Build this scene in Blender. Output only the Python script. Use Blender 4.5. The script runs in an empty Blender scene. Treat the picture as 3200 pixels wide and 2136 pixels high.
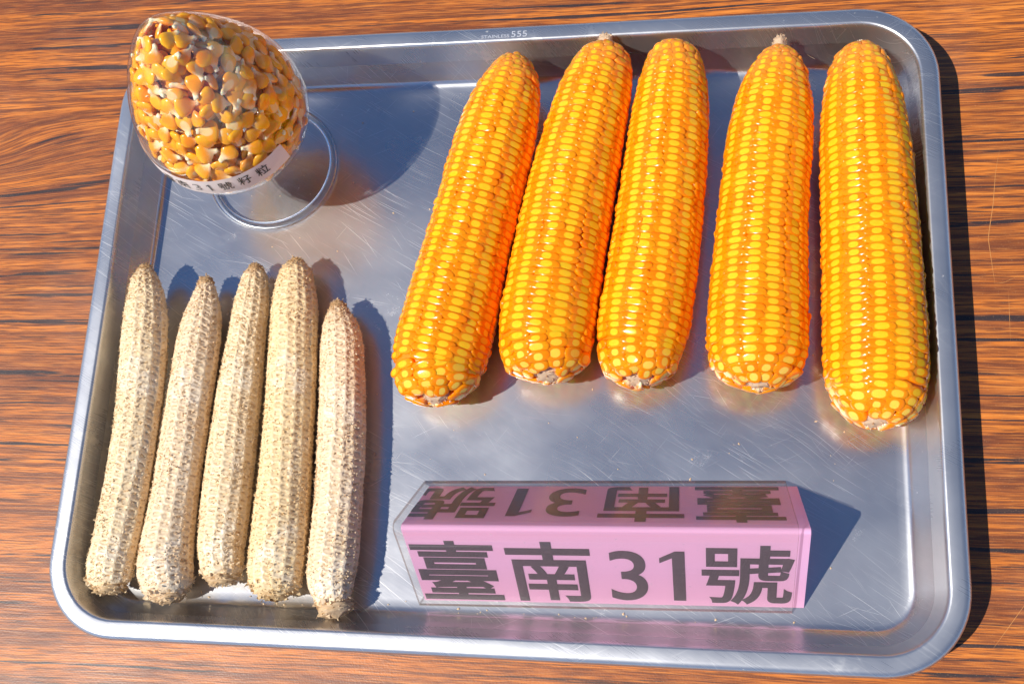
import bpy, math, random
import numpy as np
from mathutils import Vector, Matrix, Euler

random.seed(7)
RNG = np.random.default_rng(31)
scn = bpy.context.scene
COL = scn.collection

# ------------------------------------------------------------------ camera
cam_d = bpy.data.cameras.new("camera")
cam_d.sensor_width = 36.0
cam_d.lens = 39.02
cam_d.clip_start = 0.01
cam_d.clip_end = 50.0
cam = bpy.data.objects.new("camera", cam_d)
cam.location = (0.1162, -0.1768, 0.5933)
cam.rotation_euler = (0.2833, 0.1680, 0.0480)
COL.objects.link(cam)
scn.camera = cam

# ------------------------------------------------------------------ sky, sun, exposure
SUN = Vector((-0.575, -0.305, 1.0)).normalized()
SUN_ELEV = math.asin(SUN.z)
SUN_ROT = math.atan2(SUN.x, SUN.y)
world = bpy.data.worlds.new("World")
scn.world = world
world.use_nodes = True
wn = world.node_tree
wn.nodes.clear()
w_out = wn.nodes.new("ShaderNodeOutputWorld")
w_bg = wn.nodes.new("ShaderNodeBackground")
w_sky = wn.nodes.new("ShaderNodeTexSky")
w_sky.sky_type = 'NISHITA'
w_sky.sun_disc = False
w_sky.sun_elevation = SUN_ELEV
w_sky.sun_rotation = SUN_ROT
w_sky.air_density = 1.0
w_sky.dust_density = 0.0
w_sky.ozone_density = 6.0
w_sky.altitude = 2000.0
w_bg.inputs["Strength"].default_value = 0.11
wn.links.new(w_sky.outputs[0], w_bg.inputs["Color"])
wn.links.new(w_bg.outputs[0], w_out.inputs["Surface"])

sun_d = bpy.data.lights.new("sun", 'SUN')
sun_d.energy = 5.0
sun_d.angle = math.radians(0.53)
sun_d.color = (1.0, 0.955, 0.88)
sun = bpy.data.objects.new("sun", sun_d)
sun.rotation_euler = SUN.to_track_quat('Z', 'Y').to_euler()
sun.location = SUN * 3
COL.objects.link(sun)

scn.view_settings.view_transform = 'Standard'
scn.view_settings.look = 'None'
scn.view_settings.exposure = 0.12
scn.view_settings.gamma = 1.0
scn.cycles.max_bounces = 12
scn.cycles.diffuse_bounces = 4
scn.cycles.glossy_bounces = 6
scn.cycles.transmission_bounces = 8
scn.cycles.transparent_max_bounces = 24
scn.cycles.caustics_reflective = True
scn.cycles.sample_clamp_indirect = 6.0
try:
    scn.cycles.use_denoising = True
    scn.cycles.denoiser = 'OPENIMAGEDENOISE'
except Exception:
    pass

# ------------------------------------------------------------------ helpers
class NT:
    """tiny wrapper for writing node trees"""
    def __init__(self, name):
        self.m = bpy.data.materials.new(name)
        self.m.use_nodes = True
        self.t = self.m.node_tree
        self.t.nodes.clear()
        self.out = self.n("ShaderNodeOutputMaterial")

    def n(self, kind, ins=None, **props):
        nd = self.t.nodes.new(kind)
        for k, v in props.items():
            setattr(nd, k, v)
        for k, v in (ins or {}).items():
            self.set(nd, k, v)
        return nd

    def set(self, nd, k, v):
        s = nd.inputs[k]
        if isinstance(v, bpy.types.NodeSocket):
            self.t.links.new(v, s)
        elif isinstance(v, bpy.types.Node):
            self.t.links.new(v.outputs[0], s)
        else:
            if isinstance(v, (tuple, list)) and s.type == 'RGBA' and len(v) == 3:
                v = (*v, 1.0)
            s.default_value = v

    def math(self, op, a, b=0.0, c=None, clamp=False):
        nd = self.n("ShaderNodeMath", {0: a, 1: b}, operation=op, use_clamp=clamp)
        if c is not None:
            self.set(nd, 2, c)
        return nd.outputs[0]

    def vmath(self, op, a, b=(0, 0, 0)):
        nd = self.n("ShaderNodeVectorMath", {0: a, 1: b}, operation=op)
        return nd.outputs[0]

    def mapping(self, v, loc=(0, 0, 0), rot=(0, 0, 0), scale=(1, 1, 1)):
        return self.n("ShaderNodeMapping", {0: v, 1: loc, 2: rot, 3: scale}).outputs[0]

    def noise(self, v, scale, detail=2.0, rough=0.5, dist=0.0):
        nd = self.n("ShaderNodeTexNoise", {"Vector": v, "Scale": scale, "Detail": detail, "Roughness": rough, "Distortion": dist})
        return nd.outputs[0]

    def ramp(self, f, a, b, lo=0.0, hi=1.0, smooth=True):
        nd = self.n("ShaderNodeMapRange", {0: f, 1: a, 2: b, 3: lo, 4: hi}, clamp=True)
        if smooth:
            nd.interpolation_type = 'SMOOTHSTEP'
        return nd.outputs[0]

    def mix(self, f, a, b, mode='MIX'):
        nd = self.n("ShaderNodeMix", data_type='RGBA', blend_type=mode)
        self.set(nd, 0, f)
        self.set(nd, 6, a)
        self.set(nd, 7, b)
        return nd.outputs[2]

    def surf(self, s):
        self.t.links.new(s if isinstance(s, bpy.types.NodeSocket) else s.outputs[0], self.out.inputs["Surface"])
        return self.m


def make_mesh(name, verts, faces, mat=None, smooth=True, attrs=None):
    verts = np.asarray(verts, dtype=np.float32).reshape(-1, 3)
    me = bpy.data.meshes.new(name)
    if isinstance(faces, np.ndarray):
        nf, k = faces.shape
        me.vertices.add(len(verts))
        me.vertices.foreach_set("co", verts.ravel())
        me.loops.add(nf * k)
        me.loops.foreach_set("vertex_index", faces.astype(np.int32).ravel())
        me.polygons.add(nf)
        me.polygons.foreach_set("loop_start", np.arange(0, nf * k, k, dtype=np.int32))
        me.polygons.foreach_set("loop_total", np.full(nf, k, dtype=np.int32))
        me.update(calc_edges=True)
    else:
        me.from_pydata([tuple(v) for v in verts.tolist()], [], [tuple(f) for f in faces])
        me.update()
    me.polygons.foreach_set("use_smooth", np.full(len(me.polygons), smooth, dtype=bool))
    for an, (typ, data) in (attrs or {}).items():
        a = me.attributes.new(an, typ, 'POINT')
        data = np.asarray(data, dtype=np.float32)
        a.data.foreach_set("vector" if typ == 'FLOAT_VECTOR' else "value", data.ravel())
    if mat:
        me.materials.append(mat)
    return me


def add(name, me, parent=None, **props):
    o = bpy.data.objects.new(name, me)
    COL.objects.link(o)
    if parent:
        o.parent = parent
    for k, v in props.items():
        o[k] = v
    return o


def thing(name, label, category, group=None, loc=(0, 0, 0)):
    o = bpy.data.objects.new(name, None)
    o.empty_display_size = 0.01
    COL.objects.link(o)
    o.location = loc
    o["label"] = label
    o["category"] = category
    if group:
        o["group"] = group
    return o


def grid_faces(nu, nv, wrap_u=False, wrap_v=False, off=0, flip=False):
    """vertex index = i*nv + j, i in nu, j in nv"""
    iu = np.arange(nu if wrap_u else nu - 1)
    jv = np.arange(nv if wrap_v else nv - 1)
    I, J = np.meshgrid(iu, jv, indexing='ij')
    I2, J2 = (I + 1) % nu, (J + 1) % nv
    f = np.stack([I * nv + J, I2 * nv + J, I2 * nv + J2, I * nv + J2], -1).reshape(-1, 4) + off
    return f[:, ::-1].copy() if flip else f


def norm(v):
    return v / np.maximum(np.linalg.norm(v, axis=-1, keepdims=True), 1e-12)


def replicate(bv, bf, mats, kp=None, per=None):
    """bv (n,3), bf (m,k), mats (N,4,4) -> merged arrays"""
    N, n = len(mats), len(bv)
    h = np.c_[bv, np.ones(n)]
    V = np.einsum('nij,vj->nvi', mats, h)[..., :3].reshape(-1, 3)
    F = (bf[None] + (np.arange(N) * n)[:, None, None]).reshape(-1, bf.shape[1])
    out = [V, F]
    if kp is not None:
        out.append(np.tile(kp, (N, 1)))
    if per is not None:
        out.append(np.repeat(per, n, axis=0))
    return out


# smooth value noise for geometry (numpy)
def vnoise(P, scale, seed=0):
    P = np.asarray(P) * scale
    i = np.floor(P).astype(np.int64)
    f = P - i
    f = f * f * (3 - 2 * f)
    def h(a):
        x = (a[..., 0] * 73856093) ^ (a[..., 1] * 19349663) ^ (a[..., 2] * 83492791) ^ (seed * 2654435761)
        x = (x ^ (x >> 13)) * 1274126177
        x = x ^ (x >> 16)
        return (x & 0xFFFF) / 65535.0
    r = 0
    for dx in (0, 1):
        for dy in (0, 1):
            for dz in (0, 1):
                w = (f[..., 0] if dx else 1 - f[..., 0]) * (f[..., 1] if dy else 1 - f[..., 1]) * (f[..., 2] if dz else 1 - f[..., 2])
                r = r + w * h(i + np.array([dx, dy, dz]))
    return r * 2 - 1


# ------------------------------------------------------------------ materials
def wood_material():
    N = NT("wood_laminate")
    tc = N.n("ShaderNodeTexCoord").outputs["Object"]
    sep = N.n("ShaderNodeSeparateXYZ", {0: tc})
    x, y = sep.outputs[0], sep.outputs[1]
    w1 = N.noise(N.mapping(tc, scale=(2.2, 7.0, 1)), 1.0, 2, 0.5)
    w2 = N.noise(N.mapping(tc, loc=(4.3, 1.1, 0), scale=(16, 50, 1)), 1.0, 2, 0.5)
    warp = N.math('ADD', N.math('MULTIPLY', N.math('SUBTRACT', w1, 0.5), 0.013), N.math('MULTIPLY', N.math('SUBTRACT', w2, 0.5), 0.0012))
    # cathedral eye at the left edge
    ex = N.math('DIVIDE', N.math('ADD', x, 0.375), 0.075)
    ey = N.math('DIVIDE', N.math('SUBTRACT', y, 0.118), 0.024)
    g = N.math('EXPONENT', N.math('MULTIPLY', N.math('ADD', N.math('MULTIPLY', ex, ex), N.math('MULTIPLY', ey, ey)), -1.0))
    yy = N.math('ADD', N.math('ADD', y, warp), N.math('MULTIPLY', g, 0.024))
    v = N.n("ShaderNodeCombineXYZ", {0: x, 1: yy, 2: 0.0}).outputs[0]
    broad = N.noise(N.mapping(v, scale=(2.0, 85, 1)), 1.0, 3, 0.6)
    mid = N.noise(N.mapping(v, loc=(2, 7, 0), scale=(9, 430, 1)), 1.0, 3, 0.6)
    fine = N.noise(N.mapping(v, loc=(9, 3, 0), scale=(50, 1400, 1)), 1.0, 2, 0.6)
    base = N.mix(N.ramp(broad, 0.34, 0.64), (0.27, 0.072, 0.018), (0.60, 0.170, 0.020))
    base = N.mix(N.ramp(mid, 0.49, 0.60, 0, 0.85), base, (0.150, 0.040, 0.014))
    base = N.mix(N.ramp(mid, 0.45, 0.30, 0, 0.45), base, (0.78, 0.28, 0.045))
    base = N.mix(N.ramp(fine, 0.48, 0.60, 0, 0.70), base, (0.13, 0.038, 0.016))
    base = N.mix(N.ramp(fine, 0.48, 0.28, 0, 0.30), base, (0.80, 0.31, 0.06))
    # dark vein streaks, broken along their length
    s1 = N.noise(N.mapping(v, loc=(5, 11, 0), scale=(5.5, 250, 1)), 1.0, 1.5, 0.45)
    brk = N.noise(N.mapping(v, loc=(1, 5, 0), scale=(45, 900, 1)), 1.0, 2, 0.6)
    line = N.ramp(N.math('ADD', s1, N.math('MULTIPLY', N.math('SUBTRACT', brk, 0.5), 0.18)), 0.625, 0.665)
    s2 = N.noise(N.mapping(v, loc=(15, 31, 0), scale=(6, 400, 1)), 1.0, 1.0, 0.5)
    line2 = N.math('MULTIPLY', N.ramp(s2, 0.625, 0.655), N.ramp(brk, 0.42, 0.58))
    col = N.mix(N.math('MULTIPLY', line, 0.93), base, (0.020, 0.018, 0.022))
    col = N.mix(N.math('MULTIPLY', line2, 0.85), col, (0.045, 0.024, 0.020))
    sparkle = N.noise(tc, 1500.0, 1, 0.5)
    col = N.mix(N.ramp(sparkle, 0.62, 0.78, 0, 0.25), col, (0.6, 0.35, 0.16))  # sparkle of the laminate, painted as pale specks in the colour
    # worn, slightly chalky patches
    wear = N.noise(tc, 9.0, 4, 0.6)
    col = N.mix(N.ramp(wear, 0.52, 0.78, 0, 0.15), col, (0.42, 0.25, 0.19))
    rough = N.ramp(N.noise(tc, 22.0, 3, 0.6), 0.3, 0.75, 0.40, 0.50)
    bump = N.n("ShaderNodeBump", {"Strength": 0.35, "Distance": 0.0002, "Height": N.math('ADD', fine, N.noise(tc, 900.0, 2, 0.6))})
    b = N.n("ShaderNodeBsdfPrincipled", {"Base Color": col, "Roughness": rough, "Normal": bump, "Specular IOR Level": 0.5})
    return N.surf(b)


def steel_material(name, scratch=1.0, dull=0.0):
    N = NT(name)
    tc = N.n("ShaderNodeTexCoord").outputs["Object"]
    lw = N.vmath('SCALE', N.vmath('SUBTRACT', N.n("ShaderNodeTexNoise", {"Vector": tc, "Scale": 5.0, "Detail": 2.0}).outputs[1], (0.5, 0.5, 0.5)))
    lw.node.inputs["Scale"].default_value = 0.035
    wv = N.vmath('ADD', tc, lw)
    masks = []
    # families of hairline scratches: angle, length freq, width freq, threshold, seed
    fam = [(0.50, 26, 3300, 0.705, 1.3), (0.66, 14, 2600, 0.725, 4.1), (0.92, 36, 3000, 0.745, 7.7),
           (-0.45, 30, 3000, 0.765, 9.2), (0.15, 24, 3200, 0.745, 12.5), (-0.9, 38, 3000, 0.775, 15.1)]
    for a, lx, wy, th, sd in fam:
        mv = N.mapping(N.mapping(wv, rot=(0, 0, a)), loc=(sd, sd * 1.7, 0), scale=(lx, wy, 1))
        nz = N.noise(mv, 1.0, 0.5, 0.4)
        fm = N.ramp(N.noise(N.mapping(tc, loc=(sd * 3, sd, 0)), 9.0, 2, 0.5), 0.42, 0.60, 0.12, 1.0)
        masks.append(N.math('MULTIPLY', N.ramp(nz, th - 0.02, th + 0.05), fm))
    m = masks[0]
    for k in masks[1:]:
        m = N.math('MAXIMUM', m, k)
    dens = N.ramp(N.noise(N.mapping(tc, loc=(3, 1, 0)), 7.0, 3, 0.6), 0.32, 0.62, 0.15, 1.0)
    m = N.math('MULTIPLY', N.math('MULTIPLY', m, dens), scratch)
    # faint brushed haze
    brush = N.noise(N.mapping(N.mapping(tc, rot=(0, 0, 0.5)), scale=(14, 1500, 1)), 1.0, 3, 0.7)
    cloud = N.noise(tc, 13.0, 4, 0.65)
    dots = N.ramp(N.noise(tc, 420.0, 2, 0.6), 0.745 - 0.05 * dull, 0.79)
    smudge = N.ramp(N.noise(N.mapping(tc, loc=(8, 2, 1)), 38.0, 5, 0.7), 0.60, 0.72)
    rough = N.math('ADD', N.ramp(cloud, 0.25, 0.75, 0.17 + dull * 0.08, 0.24 + dull * 0.11), N.math('MULTIPLY', N.math('SUBTRACT', brush, 0.5), 0.10))
    rough = N.math('ADD', rough, N.math('MULTIPLY', smudge, 0.10))
    rough = N.math('ADD', rough, N.math('MULTIPLY', m, 0.12))
    col = N.mix(N.ramp(cloud, 0.35, 0.7), (0.58, 0.58, 0.60), (0.66, 0.66, 0.67))
    col = N.mix(N.math('MULTIPLY', smudge, 0.25 + 0.35 * dull), col, (0.78, 0.77, 0.74))
    bh = N.math('ADD', N.math('MULTIPLY', brush, 0.10), N.math('MULTIPLY', cloud, 1.2))
    bump = N.n("ShaderNodeBump", {"Strength": 0.6, "Distance": 0.00035, "Height": bh})
    b1 = N.n("ShaderNodeBsdfPrincipled", {"Base Color": col, "Metallic": 1.0, "Roughness": rough, "Normal": bump})
    bw = N.n("ShaderNodeBsdfPrincipled", {"Base Color": col, "Metallic": 1.0, "Roughness": 0.43, "Normal": bump})
    b1 = N.n("ShaderNodeMixShader", {0: N.ramp(N.noise(N.mapping(tc, loc=(1.7, 0.4, 0), rot=(0, 0, 0.5), scale=(5, 11, 5)), 1.0, 3, 0.55), 0.36, 0.64, 0.20 + 0.06 * dull, 0.50), 1: b1, 2: bw})
    # scratches and dried specks scatter the sun widely
    b2 = N.n("ShaderNodeBsdfPrincipled", {"Base Color": (0.86, 0.85, 0.83, 1), "Metallic": 1.0, "Roughness": 0.62})
    b3 = N.n("ShaderNodeBsdfDiffuse", {"Color": (0.62, 0.61, 0.58, 1)})
    f1 = N.math('MULTIPLY', m, 0.65, clamp=True)
    s = N.n("ShaderNodeMixShader", {0: f1, 1: b1, 2: b2})
    f2 = N.math('ADD', N.math('MULTIPLY', dots, 0.5), 0.02 + 0.05 * dull, clamp=True)
    s = N.n("ShaderNodeMixShader", {0: f2, 1: s, 2: b3})
    return N.surf(s)


def kernel_material():
    N = NT("fresh_kernel")
    kp = N.n("ShaderNodeAttribute", attribute_name="kp", attribute_type='GEOMETRY').outputs["Vector"]
    kc = N.n("ShaderNodeAttribute", attribute_name="kc", attribute_type='GEOMETRY').outputs["Vector"]
    oc = N.n("ShaderNodeObjectInfo").outputs["Color"]
    tot = N.vmath('ADD', kc, oc)
    ks = N.n("ShaderNodeSeparateXYZ", {0: tot})
    basek, tipk, rnd = ks.outputs
    p = N.n("ShaderNodeSeparateXYZ", {0: kp})
    tc = N.n("ShaderNodeTexCoord").outputs["Object"]
    jit = N.noise(N.vmath('ADD', N.mapping(kp, scale=(2.2, 2.2, 0.6)), tot), 1.6, 1, 0.5)
    # distance from the middle of the crown, in cap sizes
    rx = N.math('DIVIDE', N.math('ABSOLUTE', p.outputs[0]), N.math('ADD', 0.228, N.math('MULTIPLY', N.math('SUBTRACT', rnd, 0.5), 0.10)))
    ry = N.math('DIVIDE', N.math('ABSOLUTE', p.outputs[1]), N.math('ADD', 0.315, N.math('MULTIPLY', N.math('SUBTRACT', jit, 0.5), 0.14)))
    d = N.math('ADD', N.math('POWER', rx, 2.4), N.math('POWER', ry, 2.4))
    d = N.math('ADD', d, N.math('MULTIPLY', N.math('SUBTRACT', jit, 0.5), 0.7))
    d = N.math('ADD', d, N.math('MULTIPLY', tipk, 0.75))
    d = N.math('ADD', d, N.math('MULTIPLY', basek, 0.30))
    up = N.ramp(p.outputs[2], -0.30, -0.10)
    cap = N.math('MULTIPLY', N.ramp(d, 1.30, 0.80), up)
    orange = N.mix(rnd, (1.0, 0.225, 0.002), (1.0, 0.285, 0.003))
    orange = N.mix(N.math('MULTIPLY', tipk, 0.45), orange, (0.93, 0.34, 0.09))
    deep = N.ramp(p.outputs[2], -0.12, -0.45)
    orange = N.mix(N.math('MULTIPLY', deep, 0.2), orange, (1.0, 0.22, 0.003))
    yellow = N.mix(jit, (1.0, 0.46, 0.008), (1.0, 0.56, 0.024))
    yellow = N.mix(N.math('MULTIPLY', basek, 0.7), yellow, (1.0, 0.72, 0.20))
    col = N.mix(cap, orange, yellow)
    col = N.mix(N.math('MULTIPLY', N.ramp(N.math('SUBTRACT', p.outputs[1], p.outputs[2]), 0.50, 0.95), N.ramp(basek, 0.6, 0.95)), col, (1.0, 0.76, 0.50))
    b = N.n("ShaderNodeBsdfPrincipled", {
        "Base Color": col, "Roughness": 0.17, "Specular IOR Level": 0.22,
        "Subsurface Weight": 0.65, "Subsurface Radius": (1.0, 0.32, 0.04), "Subsurface Scale": 0.0038,
        "Coat Weight": 0.0})
    return N.surf(b)


def dry_kernel_material():
    N = NT("dry_kernel")
    kp = N.n("ShaderNodeAttribute", attribute_name="kp", attribute_type='GEOMETRY').outputs["Vector"]
    kc = N.n("ShaderNodeAttribute", attribute_name="kc", attribute_type='GEOMETRY').outputs["Vector"]
    oc = N.n("ShaderNodeObjectInfo").outputs["Color"]
    tot = N.vmath('ADD', kc, oc)
    ks = N.n("ShaderNodeSeparateXYZ", {0: tot})
    r1, r2, r3 = ks.outputs
    p = N.n("ShaderNodeSeparateXYZ", {0: kp})
    nz = N.noise(N.vmath('ADD', N.mapping(kp, scale=(2.5, 2.5, 2.5)), N.vmath('MULTIPLY', tot, (7, 9, 5))), 1.0, 3, 0.6)
    col = N.mix(r1, (1.0, 0.31, 0.010), (1.0, 0.46, 0.02))
    col = N.mix(N.ramp(N.math('ADD', p.outputs[1], N.math('MULTIPLY', nz, 0.25)), 0.22, 0.5), col, (1.0, 0.46, 0.010))
    # horny pale flanks towards the tip
    t = N.math('ADD', p.outputs[1], N.math('MULTIPLY', N.math('SUBTRACT', nz, 0.5), 0.45))
    t = N.math('SUBTRACT', t, N.math('MULTIPLY', N.math('SUBTRACT', r2, 0.5), 0.35))
    col = N.mix(N.ramp(t, -0.04, -0.36), col, (1.0, 0.72, 0.42))
    # germ face: pale translucent oval on +z
    gx = N.math('DIVIDE', p.outputs[0], 0.24)
    gy = N.math('DIVIDE', N.math('ADD', p.outputs[1], 0.04), 0.30)
    gd = N.math('ADD', N.math('MULTIPLY', gx, gx), N.math('MULTIPLY', gy, gy))
    germ = N.math('MULTIPLY', N.ramp(gd, 1.1, 0.5), N.ramp(p.outputs[2], 0.05, 0.25))
    germ = N.math('MULTIPLY', germ, N.ramp(r3, 0.35, 0.5))
    col = N.mix(N.math('MULTIPLY', germ, 0.85), col, N.mix(nz, (0.80, 0.52, 0.16), (0.98, 0.80, 0.48)))
    # chaffy tip cap
    col = N.mix(N.ramp(N.math('ADD', p.outputs[1], N.math('MULTIPLY', N.math('SUBTRACT', nz, 0.5), 0.12)), -0.34, -0.42), col, (0.95, 0.82, 0.56))
    bump = N.n("ShaderNodeBump", {"Strength": 0.35, "Distance": 0.0004, "Height": nz})
    b = N.n("ShaderNodeBsdfPrincipled", {
        "Base Color": col, "Roughness": N.ramp(p.outputs[1], -0.4, -0.2, 0.75, 0.24), "Specular IOR Level": 0.5, "Normal": bump,
        "Subsurface Weight": 0.45, "Subsurface Radius": (1.0, 0.45, 0.12), "Subsurface Scale": 0.0016})
    return N.surf(b)


def cob_material(name, transl):
    N = NT(name)
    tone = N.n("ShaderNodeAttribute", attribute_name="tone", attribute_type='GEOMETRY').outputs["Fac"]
    oc = N.n("ShaderNodeSeparateXYZ", {0: N.n("ShaderNodeObjectInfo").outputs["Color"]})
    warm, pink = oc.outputs[0], oc.outputs[1]
    tc = N.n("ShaderNodeTexCoord").outputs["Object"]
    nz = N.noise(tc, 520.0, 3, 0.6)
    big = N.noise(tc, 45.0, 3, 0.6)
    c = N.mix(nz, (0.75, 0.565, 0.345), (0.86, 0.70, 0.475))
    c = N.mix(N.math('MULTIPLY', warm, 0.5), c, (0.80, 0.56, 0.24))
    c = N.mix(N.math('MULTIPLY', pink, 0.5), c, (0.82, 0.60, 0.47))
    c = N.mix(N.ramp(big, 0.55, 0.75, 0, 0.5), c, (0.92, 0.84, 0.70))
    # tone 0 = deep socket, 1 = papery edge, 2 = brown weathered end
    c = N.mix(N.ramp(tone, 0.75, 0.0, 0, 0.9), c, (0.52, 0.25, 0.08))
    c = N.mix(N.ramp(tone, 1.1, 2.0, 0, 0.9), c, N.mix(nz, (0.34, 0.17, 0.06), (0.72, 0.44, 0.18)))
    bump = N.n("ShaderNodeBump", {"Strength": 0.5, "Distance": 0.0004, "Height": nz})
    dif = N.n("ShaderNodeBsdfPrincipled", {"Base Color": c, "Roughness": 0.42, "Specular IOR Level": 0.5, "Normal": bump})
    tr = N.n("ShaderNodeBsdfTranslucent", {"Color": N.mix(0.5, c, (0.95, 0.75, 0.42))})
    s = N.n("ShaderNodeMixShader", {0: transl, 1: dif, 2: tr})
    return N.surf(s)


def thin_clear_material(name, tint=(0.995, 0.997, 0.995), blend=1.5, edge=(0.7, 0.66, 0.6), rough=0.02, smear=0.0):
    """thin clear sheet: Fresnel mix of see-through and mirror, denser where seen edge-on"""
    N = NT(name)
    lw = N.n("ShaderNodeLayerWeight", {"Blend": 0.5}).outputs["Facing"]
    fr = N.math('ADD', 0.04, N.math('MULTIPLY', N.math('POWER', lw, 5.0), 0.6), clamp=True)
    tcol = N.mix(N.ramp(lw, 0.80, 1.0), tint, edge)
    tr = N.n("ShaderNodeBsdfTransparent", {"Color": tcol})
    gl = N.n("ShaderNodeBsdfGlossy", {"Color": (1, 1, 1, 1), "Roughness": rough})
    s = N.n("ShaderNodeMixShader", {0: fr, 1: tr, 2: gl})
    if smear:
        tc = N.n("ShaderNodeTexCoord").outputs["Object"]
        sc = N.ramp(N.noise(N.mapping(N.mapping(tc, rot=(0, 0, -0.5)), scale=(60, 2400, 600)), 1.0, 1, 0.5), 0.72, 0.80)
        dust = N.ramp(N.noise(tc, 260.0, 2, 0.6), 0.70, 0.78)
        df = N.n("ShaderNodeBsdfDiffuse", {"Color": (0.8, 0.78, 0.74, 1)})
        f = N.math('ADD', N.math('MULTIPLY', N.math('MAXIMUM', sc, dust), smear), 0.004)
        s = N.n("ShaderNodeMixShader", {0: f, 1: s, 2: df})
    return N.surf(s)


def edge_material():
    N = NT("acrylic_cut_edge")
    tr = N.n("ShaderNodeBsdfTransparent", {"Color": (0.70, 0.63, 0.57, 1)})
    gl = N.n("ShaderNodeBsdfGlossy", {"Color": (1, 1, 1, 1), "Roughness": 0.15})
    return N.surf(N.n("ShaderNodeMixShader", {0: 0.16, 1: tr, 2: gl}))


def glass_material():
    N = NT("solid_glass")
    return N.surf(N.n("ShaderNodeBsdfGlass", {"Color": (0.97, 0.98, 0.98, 1), "Roughness": 0.0, "IOR": 1.48}))


def paper_material(name, col, mottled=0.06, transl=0.32):
    N = NT(name)
    tc = N.n("ShaderNodeTexCoord").outputs["Object"]
    nz = N.noise(tc, 60.0, 4, 0.65)
    c = N.mix(N.math('MULTIPLY', nz, mottled * 2), col, tuple(v * 0.8 for v in col))
    bump = N.n("ShaderNodeBump", {"Strength": 0.15, "Distance": 0.0005, "Height": N.noise(tc, 25.0, 3, 0.5)})
    b = N.n("ShaderNodeBsdfPrincipled", {"Base Color": c, "Roughness": 0.7, "Specular IOR Level": 0.25, "Normal": bump})
    t = N.n("ShaderNodeBsdfTranslucent", {"Color": c})
    return N.surf(N.n("ShaderNodeMixShader", {0: transl, 1: b, 2: t}))


def ink_material(name, col, rough=0.5):
    N = NT(name)
    tc = N.n("ShaderNodeTexCoord").outputs["Object"]
    nz = N.noise(tc, 900.0, 2, 0.6)
    c = N.mix(nz, tuple(v * 0.75 for v in col), tuple(v * 1.3 for v in col))
    return N.surf(N.n("ShaderNodeBsdfPrincipled", {"Base Color": c, "Roughness": rough, "Specular IOR Level": 0.4}))


M_WOOD = wood_material()
M_STEEL = steel_material("stainless_steel")
M_RIM = steel_material("worn_stainless_steel", 0.9, 0.8)
M_KERNEL = kernel_material()
M_DRY = dry_kernel_material()
M_COB = cob_material("cob_chaff", 0.32)
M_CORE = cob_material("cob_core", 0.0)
M_GLASS = thin_clear_material("thin_glass", blend=1.5, edge=(0.62, 0.56, 0.50))
M_SOLID = glass_material()
M_ACRYL = thin_clear_material("clear_acrylic", tint=(0.99, 0.98, 0.97), blend=1.5, edge=(0.80, 0.70, 0.58), smear=0.10)
M_EDGE = edge_material()
M_PINK = paper_material("pink_paper", (0.92, 0.54, 0.77))
M_WHITE = paper_material("white_label_paper", (0.80, 0.74, 0.72), 0.03, 0.15)
M_INK = ink_material("toner_ink", (0.088, 0.066, 0.076))
M_BLACK = ink_material("label_ink", (0.02, 0.018, 0.018))
M_SCR = ink_material("scratch_edge", (0.55, 0.24, 0.07), 0.6)

# ------------------------------------------------------------------ table
TABLE_Z = -0.0014
tv = []
tw, td, th_ = 1.3, 0.9, 0.03
R = 0.03
def rrect(hx, hy, r, n=10):
    pts = []
    for k, (sx, sy) in enumerate([(1, 1), (-1, 1), (-1, -1), (1, -1)]):
        a0 = k * math.pi / 2
        for i in range(n + 1):
            a = a0 + math.pi / 2 * i / n
            pts.append((sx * (hx - r) + r * math.cos(a), sy * (hy - r) + r * math.sin(a)))
    return pts
loops = [(0.0, TABLE_Z - th_), (0.0, TABLE_Z - 0.002), (0.0006, TABLE_Z - 0.0006), (0.002, TABLE_Z)]
vv, ff = [], []
for ins, z in loops:
    vv += [(x, y, z) for x, y in rrect(tw - ins, td - ins, R)]
n = len(rrect(tw, td, R))
for k in range(len(loops) - 1):
    for i in range(n):
        j = (i + 1) % n
        ff.append((k * n + i, k * n + j, (k + 1) * n + j, (k + 1) * n + i))
ff.append(tuple(range((len(loops) - 1) * n, len(loops) * n)))
ff.append(tuple(range(n - 1, -1, -1)))
table = thing("table_top", "orange brown wood grain laminate table top under the steel tray", "table")
add("laminate_surface", make_mesh("table_top", vv, ff, M_WOOD, smooth=False), table)
# pale scratches in the laminate, right of the tray
def strip(pts, w, z):
    pts = np.array(pts, float)
    d = norm(np.gradient(pts, axis=0))
    nn = np.stack([-d[:, 1], d[:, 0]], 1)
    ww = w * np.clip(np.sin(np.linspace(0.15, math.pi - 0.1, len(pts))), 0.15, 1)[:, None]
    a, b = pts + nn * ww / 2, pts - nn * ww / 2
    V = np.empty((2 * len(pts), 3))
    V[0::2, :2], V[1::2, :2] = a, b
    V[:, 2] = z
    return V, grid_faces(len(pts), 2)
def catm(P, n=24):
    P = np.array(P, float)
    t = np.linspace(0, 1, len(P))
    u = np.linspace(0, 1, n)
    return np.stack([np.interp(u, t, P[:, 0]), np.interp(u, t, P[:, 1])], 1)
for pts, w in [([(0.2745, 0.104), (0.2715, 0.090), (0.2690, 0.071), (0.2652, 0.052), (0.2665, 0.032), (0.2670, 0.026)], 0.00030),
               ([(0.2665, 0.026), (0.2715, 0.0265), (0.279, 0.030)], 0.00018),
               ([(0.2735, 0.022), (0.2725, -0.006)], 0.00018),
               ([(0.2530, -0.163), (0.2740, -0.135)], 0.00022)]:
    V, F = strip(catm(pts), w, TABLE_Z + 0.00005)
    add("scratch_mark", make_mesh("scratch_mark", V, F, M_SCR), table)

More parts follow.
